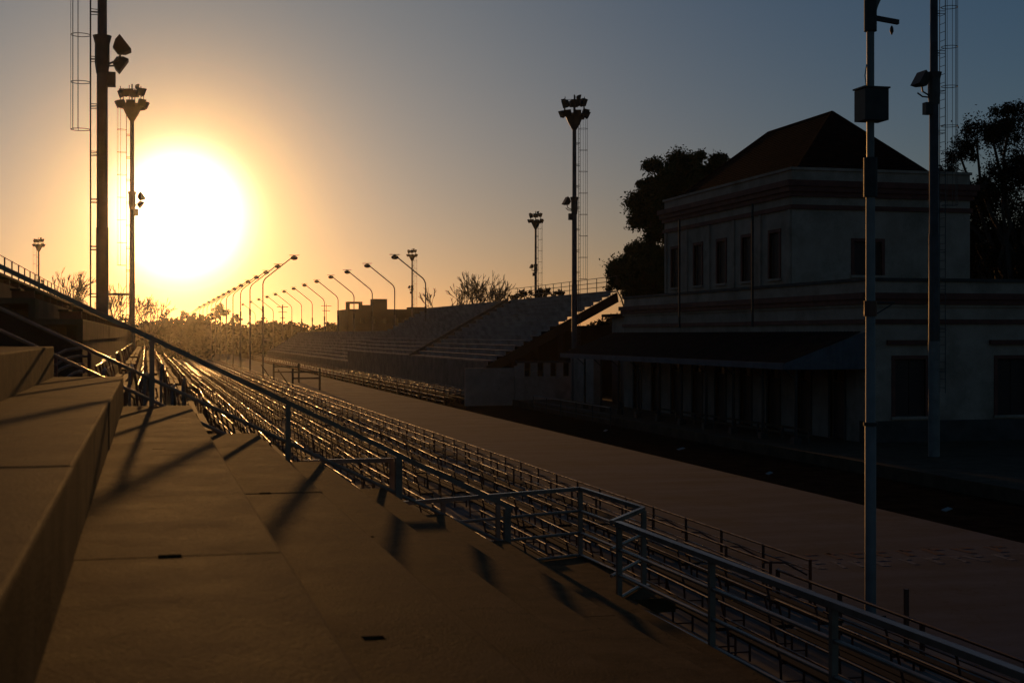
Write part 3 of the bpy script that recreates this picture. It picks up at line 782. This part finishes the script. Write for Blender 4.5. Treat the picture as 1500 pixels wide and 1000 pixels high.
LX0, LX1, LY0, LY1 = 29.6, 41.5, 54.8, 86.3
UX0, UX1, UY0, UY1 = 29.6, 39.1, 61.9, 79.0
ZB, ZT = -4.6, 2.4
doorsY = [57.3+3.3*i for i in range(9)]
hol = [(y-.65, y+.65, ZB, -1.55) for y in doorsY]
obj('lower_wall', wall_grid('y', LX0, LX0+.4, LY0, LY1, ZB, ZT, hol), 'facade_plaster', B)
holx = [(31.0, 32.45, -3.5, -1.05), (35.95, 37.4, -3.5, -1.05)]
obj('lower_wall', wall_grid('x', LY0, LY0+.4, LX0+.401, LX1, ZB, ZT, holx), 'facade_plaster', B)
obj('lower_wall', MB().box(LX0+.401, LX1, LY1-.4, LY1, ZB, ZT), 'facade_plaster', B)
obj('lower_wall', MB().box(LX1-.4, LX1-.001, LY0+.401, LY1-.401, ZB, ZT-.01), 'facade_plaster', B)
for y in doorsY: opening('door', 'y', LX0, y-.65, y+.65, ZB+.02, -1.55, B)
for a, b_, c, d in holx:
    opening('window', 'x', LY0, a, b_, c, d, B)
    obj('window_hood', MB().box(a-.4, b_+.4, LY0-.16, LY0-.001, d+.62, d+.82), 'facade_band', B)
obj('lower_roof', MB().box(LX0+.42, LX1-.42, LY0+.42, LY1-.42, 1.45, 1.6), 'facade_plinth', B)
def band(z0, z1, p, m, x0, x1, y0, y1, name='cornice'):
    mb = MB()
    mb.box(x0-p, x0-.001, y0-p, y1+p, z0, z1); mb.box(x0, x1, y0-p, y0-.001, z0, z1); mb.box(x0, x1, y1+.001, y1+p, z0, z1); mb.box(x1+.001, x1+p, y0-p, y1+p, z0, z1)
    return obj(name, mb, m, B)
for z0, z1, p, m in ((1.52, 1.78, .28, 'facade_band'), (1.30, 1.518, .18, 'facade_band'), (1.18, 1.298, .08, 'facade_plaster'), (.46, .66, .10, 'facade_band'),
                     (ZT-.12, ZT+.02, .09, 'facade_plinth')):
    band(z0, z1, p, m, LX0, LX1, LY0, LY1)
band(ZB, -3.68, .07, 'facade_plinth', LX0, LX0+.3, LY0-.0, LY0+.3, 'corner_plinth')
obj('plinth', MB().box(LX0+.4, LX1, LY0-.07, LY0-.001, ZB, -3.68), 'facade_plinth', B)
# upper storey
upY = [77.2, 73.7, 70.4, 67.1, 63.8]
hol = [(y-.55, y+.55, 2.72, 4.95) for y in upY]
obj('upper_wall', wall_grid('y', UX0+.012, UX0+.4, UY0, UY1, ZT+.021, 7.9, hol), 'facade_plaster', B)
hx2 = [(32.85, 34.3, 2.85, 4.45)]
obj('upper_wall', wall_grid('x', UY0, UY0+.4, UX0+.401, UX1, 1.6, 7.9, hx2), 'facade_plaster', B)
obj('upper_wall', MB().box(UX0+.401, UX1, UY1-.4, UY1, 1.6, 7.9), 'facade_plaster', B)
obj('upper_wall', MB().box(UX1-.4, UX1-.001, UY0+.401, UY1-.401, 1.6, 7.89), 'facade_plaster', B)
for y in upY: opening('window', 'y', UX0+.012, y-.55, y+.55, 2.72, 4.95, B)
opening('window', 'x', UY0, 32.85, 34.3, 2.85, 4.45, B)
for z0, z1, p, m in ((7.02, 7.3, .34, 'facade_band'), (6.78, 7.018, .24, 'facade_band'), (6.55, 6.778, .12, 'facade_band'), (5.95, 6.16, .09, 'facade_band'), (7.8, 7.93, .08, 'facade_plaster')):
    band(z0, z1, p, m, UX0, UX1, UY0, UY1)
for y in [62.05+3.3*i for i in range(6)]:
    obj('pilaster', MB().box(UX0-.07, UX0+.011, y-.14+.1, y+.14+.1, ZT+.022, 5.94), 'facade_plaster', B)
for y in (65.45, 75.45): obj('drain_pipe', MB().tube([(UX0-.42, y, -.2+.6), (UX0-.42, y, 6.5)], .06, 8), 'facade_plinth', B, True)
# hipped roof with raised ribs
ex0, ex1, ey0, ey1, ez = UX0+.35, 37.3, UY0+.35, UY1-.35, 7.75
rA, rB, rz_ = (34.1, 66.6), (34.1, 74.3), 11.4
rf = MB()
A, Bq, Cq, D = (ex0,ey0,ez),(ex1,ey0,ez),(ex1,ey1,ez),(ex0,ey1,ez); P1, P2 = (*rA, rz_), (*rB, rz_)
rf.tri(A, Bq, P1); rf.quad(Bq, Cq, P2, P1); rf.tri(Cq, D, P2); rf.quad(D, A, P1, P2); rf.quad(A, D, Cq, Bq)
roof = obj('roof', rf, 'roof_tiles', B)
for a, b_ in ((A, P1), (Bq, P1), (Cq, P2), (D, P2), (P1, P2)): obj('ridge_cap', MB().tube([a, b_], .09, 6), 'roof_tiles', roof)
tl = MB()
for i in range(1, 26):          # tile courses as low steps on the two faces in view
    f = i/26
    def lerp(p, q, f): return tuple(p[j]+(q[j]-p[j])*f for j in range(3))
    for p, q, r1, r2 in ((A, Bq, P1, P1), (D, A, P2, P1)):
        a = lerp(p, r1, f); b_ = lerp(q, r2, f); tl.tube([a, b_], .03, 4, False)
tag(obj('tile_courses', tl, 'roof_tiles', roof), kind='stuff')
obj('gutter_deck', MB().box(37.32, UX1-.41, UY0+.41, UY1-.41, 7.0, 7.1), 'facade_plinth', B)
# canopy
CX, CY0, CY1 = 25.75, 54.6, 87.5
cr = MB(); n = 200
for i in range(n):
    y0 = CY0 + (CY1-CY0)*i/n; y1 = CY0 + (CY1-CY0)*(i+1)/n; d0 = .03*(i % 2); d1 = .03*((i+1) % 2)
    cr.quad((CX, y0, -1.24+d0), (LX0-.3, y0, .12+d0), (LX0-.3, y1, .12+d1), (CX, y1, -1.24+d1))
can = obj('canopy_roof', cr, 'canopy_sheet', B)
obj('fascia', MB().box(CX-.05, CX, CY0, CY1, -1.46, -1.18), 'canopy_end', can)
ep = MB(); n = 26
for i in range(n):
    x0 = CX + (LX0-.02-CX)*i/n; x1 = CX + (LX0-.02-CX)*(i+1)/n; d0 = .03*(i % 2); d1 = .03*((i+1) % 2)
    f0 = -1.2+1.36*(x0-CX)/(LX0-CX); f1 = -1.2+1.36*(x1-CX)/(LX0-CX)
    ep.quad((x0, CY0-.02-d0, -1.46), (x1, CY0-.02-d1, -1.46), (x1, CY0-.02-d1, f1), (x0, CY0-.02-d0, f0))
obj('end_panel', ep, 'canopy_end', can)
for i in range(10):
    y = 54.9 + 3.3*i
    c_ = MB().tube([(26.45, y, -4.3), (26.45, y, -1.9), (26.45, y, -1.5), (26.45, y, -1.1)], [.075,.065,.065,.11], 10)
    col = obj('column', c_, 'lamp_dark', B, True)
    obj('column_base', MB().box(26.28, 26.62, y-.17, y+.17, -4.6, -4.301), 'lamp_dark', col)
    obj('bracket', MB().tube([(26.45, y, -1.9), (25.9, y, -1.4)], .03, 6), 'lamp_dark', col)
    obj('rafter', MB().tube([(CX+.05, y, -1.32), (LX0-.05, y, -.02)], .05, 4), 'lamp_dark', B)
# eave of the back extension seen in the gap
t = thing('rear_annex', 'small lean-to with a projecting eave behind the left end of the old building', 'building', (33, 92, -4.6))
obj('wall', MB().box(31.2, 36, 88.0, 93.5, -4.6, 1.2), 'facade_plaster', t); obj('eave', MB().box(30.6, 36.3, 87.8, 94, 1.201, 1.4), 'roof_tiles', t)

# low rail in front of the platform
t = thing('cycle_rail', 'thin pipe rail standing on the track bed before the canopy', 'railing', (24.6, 82, -5))
for z in (-4.0, -4.35, -4.65): obj('rail', MB().tube([(24.6, 74, z), (24.6, 90, z)], .024, 6), 'lamp_metal' if z == -4.0 else 'lamp_dark', t, True)
for i in range(6): obj('post', MB().tube([(24.6, 74+3.2*i, -5.01), (24.6, 74+3.2*i, -3.98)], .03, 6), 'lamp_dark', t)
# platform bench rail, yellow edge boards
t = thing('platform_rail', 'low wooden guard rail between the canopy columns', 'railing', (26.5, 63, -4.6))
for z in (-4.05, -4.3): obj('rail', MB().box(27.2, 27.24, 55, 74, z-.05, z+.05), 'platform_paving', t)
for i in range(8): obj('post', MB().box(27.18, 27.26, 55.2+2.6*i, 55.28+2.6*i, -4.6, -4.0), 'lamp_dark', t)

# ------------------------------------------------------------------ far block building
t = thing('block_building', 'dark flat roofed concrete block with roof boxes beyond the right stand', 'building', (49, 305, -5))
bwall = wall_grid('x', 300, 300.5, 41.4, 58.0, -5, 5.4, [(44+2.4*i, 44.9+2.4*i, 2.4, 3.6) for i in range(5)])
obj('front_wall', bwall, 'dark_block', t)
obj('body', MB().box(41.4, 58.0, 300.52, 318, -5, 5.4), 'dark_block', t)
for i in range(5): obj('window_pane', MB().box(44.02+2.4*i, 44.88+2.4*i, 300.3, 300.36, 2.42, 3.58), 'dark_glass', t)
tb = MB(); tb.box(46.9, 49.9, 301, 305, 5.402, 7.6); tb.box(55.0, 58.0, 301, 306, 5.402, 5.9); obj('roof_box', tb, 'dark_block', t)
fb = MB(); fb.box(41.4, 41.9, 301, 304, 5.402, 6.6); fb.box(44.2, 44.6, 301, 304, 5.402, 6.6); fb.box(41.4, 44.6, 301, 304, 6.602, 7.0); obj('roof_frame', fb, 'dark_block', t)
obj('parapet', MB().box(44.6, 46.88, 301, 301.3, 5.402, 6.3), 'dark_block', t)
for i, x in enumerate((42.0, 48.5)):
    pass

# ------------------------------------------------------------------ trees
def limb(mb, a, b_, r0, r1, rnd, seg=5, n=5, wob=.12):
    a = Vector(a); b_ = Vector(b_); L = (b_-a).length; pts = []
    for i in range(n+1):
        f = i/n; p = a.lerp(b_, f)
        if 0 < i < n: p += Vector([rnd.uniform(-wob, wob)*L*.5 for _ in range(3)])
        pts.append(p)
    mb.tube(pts, [r0 + (r1-r0)*i/n for i in range(n+1)], seg)
def at(u, v, d):
    """world point for a direction given in photo pixels, at depth d metres ahead"""
    lat = (u-750)/2083*d; a = R(YAW)
    return (d*math.sin(a) + lat*math.cos(a), d*math.cos(a) - lat*math.sin(a), (490-v)/2083*d)
def leafy(name, label, base, clumps, per, ls, seed, m='leaf', trunk_r=.4, cat='tree', group=None, gap=.35):
    rnd = random.Random(seed)
    t = thing(name, label, cat, base, group)
    br_ = MB(); fork = Vector((base[0], base[1], base[2] + (clumps_low(clumps) - base[2])*.55))
    br_.tube([base, (base[0]+.1, base[1], (base[2]+fork.z)/2), fork], [trunk_r*1.25, trunk_r, trunk_r*.8], 9)
    lv = MB()
    for (x, y, z, r) in clumps:
        limb(br_, fork, (x, y, z), trunk_r*.45, trunk_r*.12, rnd)
        subs = []
        for k in range(9):
            dv = Vector((rnd.gauss(0,1), rnd.gauss(0,1), rnd.gauss(0,1)*.8)).normalized()*r*rnd.uniform(.5, 1.05)
            e = Vector((x, y, z)) + dv; subs.append((e, r*rnd.uniform(.22, .48)))
            limb(br_, (x, y, z), e, trunk_r*.10, .015, rnd, 4, 3, .2)
        nl_ = int(per*r*r)
        for k in range(nl_):
            e, sr = rnd.choice(subs)
            p = e + Vector((rnd.gauss(0,1), rnd.gauss(0,1), rnd.gauss(0,1)))*sr*.58
            s = ls*rnd.uniform(.5, 1.3); a = Vector((rnd.uniform(-1,1), rnd.uniform(-1,1), rnd.uniform(-1,1))).normalized()
            b2 = a.cross(Vector((rnd.uniform(-1,1), rnd.uniform(-1,1), rnd.uniform(-1,1)))).normalized()
            lv.quad(tuple(p-a*s), tuple(p-b2*s*.5), tuple(p+a*s), tuple(p+b2*s*.5))
    obj('trunk', br_, 'bark', t); obj('crown', lv, m, t)
    return t
def clumps_low(c): return min(q[2]-q[3] for q in c)
def cl(lst, d, seed, jit=3.0):
    rnd = random.Random(seed); o = []
    for u, v, rp in lst:
        dd = d + rnd.uniform(-jit, jit); x, y, z = at(u, v, dd); o.append((x, y, z, rp*dd/2083))
    return o
leafy('broadleaf_tree', 'dense dark leafy tree behind the left end of the old building', (at(985, 490, 108)[0], at(985, 490, 108)[1], -5),
      cl([(1000,268,38),(1030,246,24),(965,262,28),(955,300,32),(1000,310,48),(940,318,20),(1062,242,16),(1050,270,30),(985,350,36),(960,385,24),(1020,360,45),(975,410,30),(948,278,18),(1010,240,16),(1000,430,28)], 108, 1),
      4200, .12, 21, trunk_r=.5)
leafy('broadleaf_tree', 'lower bushy tree between the right stand railing and the old building', (at(935, 490, 104)[0], at(935, 490, 104)[1], -5),
      cl([(925,385,26),(905,400,18),(945,400,26),(920,415,22),(950,370,20),(960,420,26),(900,418,12),(938,432,14)], 104, 2), 4200, .11, 22, trunk_r=.28)
leafy('feathery_tree', 'large feathery tree with open crown rising behind the building at right edge', (at(1500, 490, 92)[0], at(1500, 490, 92)[1], -5),
      cl([(1450,185,34),(1480,175,30),(1430,205,26),(1510,180,34),(1405,225,24),(1470,235,40),(1525,240,44),(1390,250,20),(1440,270,32),(1500,300,46),(1455,330,40),(1540,330,50),(1425,310,22),(1565,210,40),(1480,380,45),(1530,400,45),(1440,380,28)], 92, 3),
      1700, .085, 23, m='leaf_dark', trunk_r=.55)
leafy('garden_tree', 'dark tree filling the gap right of the upper storey', (at(1470, 490, 100)[0], at(1470, 490, 100)[1], -5),
      cl([(1440,345,45),(1490,350,50),(1460,400,45),(1530,390,50),(1435,290,28)], 102, 4), 1100, .2, 24, m='leaf_dark', trunk_r=.4)
leafy('bush', 'dark bush seen through the gap under the right stand', (at(893, 490, 112)[0], at(893, 490, 112)[1], -5),
      cl([(893,478,14),(905,470,12),(885,482,12),(915,480,14)], 118, 5), 1500, .15, 25, m='leaf_dark', trunk_r=.12, cat='bush')

def bare(seed, H, spread=.5):
    rnd = random.Random(seed); mb = MB()
    def grow(p, d, L, r, depth):
        n = 3; pts = [p]; q = p; dd = d
        for i in range(n):
            dd = (dd + Vector((rnd.uniform(-.16,.16), rnd.uniform(-.16,.16), rnd.uniform(-.03,.12)))).normalized(); q = q + dd*L/n; pts.append(q)
        mb.tube(pts, [r*(1-.35*i/n) for i in range(n+1)], 5 if depth < 2 else 3, False)
        if depth >= 6: return
        for k in range(2 if depth and rnd.random() < .45 else 3):
            a = rnd.uniform(0, 2*math.pi); s = rnd.uniform(.35, .85)*spread*2*.62
            u = dd.cross(Vector((math.cos(a), math.sin(a), .3))).normalized()
            grow(q if k < 2 else pts[2], (dd + u*s).normalized(), L*rnd.uniform(.66, .86), max(r*.60, .032), depth+1)
    grow(Vector((0,0,0)), Vector((0,0,1)), H*.22, H*.016, 0)
    top = max(v[2] for v in mb.v); q = H/top
    mb.v = [(x*q, y*q, z*q) for x, y, z in mb.v]
    return mb
protos = []
for sd_, H in ((1, 13.5), (5, 13), (9, 14)):
    t = thing('bare_tree', '', 'tree', (0, 0, -5)); BASE[t.name] = Vector((0,0,0))
    mb = bare(sd_, H); obj('branches', mb, 'bark', t); protos.append([t, False])
BT = [(105, 175, 1.0, 0, 'bare tree left of the near mast above the dark stand'), (62, 190, .8, 1, 'bare tree at the far left below the distant mast'),
      (178, 185, .85, 2, 'bare tree between the two left masts'), (212, 200, .8, 0, 'bare tree just right of the second left mast'),
      (645, 235, 1.0, 1, 'leftmost bare tree behind the right stand'), (675, 228, 1.1, 2, 'second bare tree behind the right stand'),
      (702, 232, 1.15, 0, 'third bare tree behind the right stand'), (728, 226, 1.0, 1, 'rightmost bare tree behind the right stand')]
for i, (u, d, s, k, lab) in enumerate(BT):
    x, y, _ = at(u, 490, d); p = protos[k]
    instance(p[0], p[1], x, y, -5.03, i*1.7, (s, s, s), lab, 'bare winter trees beyond the stands'); p[1] = True
leafy('bush', 'small round bush on the slope beside the right stand railing', (at(790, 490, 190)[0], at(790, 490, 190)[1], -5),
      cl([(770,434,9),(795,431,11),(752,437,7),(818,432,9)], 190, 6), 500, .25, 26, m='leaf_dark', trunk_r=.2, cat='bush')
# distant wood
rw = random.Random(77); wd = MB()
def puff(cx, cy, cz, r, n, ls):
    for k in range(n):
        dv = Vector((rw.gauss(0,1), rw.gauss(0,1), rw.gauss(0,1))).normalized()*r*rw.uniform(.55, 1.05)
        p = Vector((cx, cy, cz)) + dv; s = ls*rw.uniform(.5, 1.2)
        a = Vector((rw.uniform(-1,1), rw.uniform(-1,1), rw.uniform(-1,1))).normalized(); b2 = a.cross(Vector((rw.uniform(-1,1), rw.uniform(-1,1), rw.uniform(-1,1)))).normalized()
        wd.quad(tuple(p-a*s), tuple(p-b2*s*.7), tuple(p+a*s), tuple(p+b2*s*.7))
u = 150
while u < 1000:
    for dd in (0, 1, 2):
        d = (290 if u < 300 else 372) + dd*16 + rw.uniform(-7, 7); x, y, _ = at(u + rw.uniform(-4, 4), 490, d)
        h = (6.1 + .5*math.sin(u*.05) + .5*math.sin(u*.13+1) + rw.uniform(-.7, .9)) * (1.12 if 290 < u < 350 else 1.0)
        z = -4.6
        while z < h - 5 + .3:
            r = rw.uniform(1.3, 2.1); puff(x + rw.uniform(-1.2, 1.2), y, z, r, 34, .55); z += r*.75
    u += 4.2
tag(obj('distant_wood', wd, 'leaf_dark', base=(100, 450, -5)), 'hazy line of woodland along the horizon beyond the road', 'wood', kind='stuff')
for u_, v_, rp, lab in ((270, 463, 9, 'round tree standing above the distant wood near the sun glow'), (322, 456, 12, 'tallest open crowned tree above the distant wood behind the lamps'), (345, 466, 8, 'smaller tree right of the tallest one above the distant wood')):
    x, y, _ = at(u_, 490, 440)
    leafy('distant_tree', lab, (x, y, -5), cl([(u_, v_, rp*.7), (u_-rp*.6, v_+4, rp*.5), (u_+rp*.6, v_+3, rp*.5), (u_, v_-rp*.5, rp*.45)], 440, int(u_), 1), 110, .4, int(u_)+1, m='leaf_dark', trunk_r=.25)

# utility poles with cross arms
for q, (u, v, d, lab) in enumerate(((414, 446, 300, 'dark utility pole with crossarms between the two rows of lamps'), (478, 445, 330, 'thin aerial mast beside the far lamp poles'), (221, 443, 230, 'thin pole at the right foot of the second left mast'))):
    x, y, z = at(u, v, d)
    t = thing('utility_pole', lab, 'utility pole', (x, y, -5))
    r0 = .16 if q == 0 else .08
    obj('pole', MB().tube([(x, y, -5), (x, y, z)], [r0*1.2, r0*.8], 8), 'mast_steel', t, True)
    for k, dz in enumerate((.5, 1.6, 2.8)[:3 if q == 0 else 2]):
        obj('crossarm', MB().box(x-1.2+.3*k, x+1.2-.3*k, y-.06, y+.06, z-dz-.06, z-dz+.06), 'mast_steel', t)
# road sign board far off
t = thing('road_sign', 'small pale board on a post at the far end of the road', 'sign', (*at(391, 490, 330)[:2], -5))
x, y, _ = at(391, 490, 330)
obj('board', MB().box(x-.8, x+.8, y-.03, y+.03, -5+3.6, -5+4.1), 'white_paint', t); obj('post', MB().tube([(x, y+.05, -5), (x, y+.05, -1.4)], .05, 6), 'lamp_metal', t)

# ------------------------------------------------------------------ haze
hb = MB().box(-1600, 1600, -400, 2500, -7, 23.5)  # thin scattering volume, added mostly to imitate lens glare round the sun
hz_m = bpy.data.materials.new('glare_haze'); hz_m.use_nodes = True; nt = hz_m.node_tree; nt.nodes.clear()
pv = nt.nodes.new('ShaderNodeVolumePrincipled'); pv.inputs['Density'].default_value = HAZE_DENSITY; pv.inputs['Anisotropy'].default_value = HAZE_G
pv.inputs['Color'].default_value = (.95, .93, .90, 1)
om = nt.nodes.new('ShaderNodeOutputMaterial'); nt.links.new(pv.outputs[0], om.inputs['Volume'])
M['glare_haze'] = hz_m
tag(obj('glare_haze', hb, 'glare_haze'), kind='stuff')
scene.cycles.volume_step_rate = 5
scene.cycles.volume_max_steps = 64
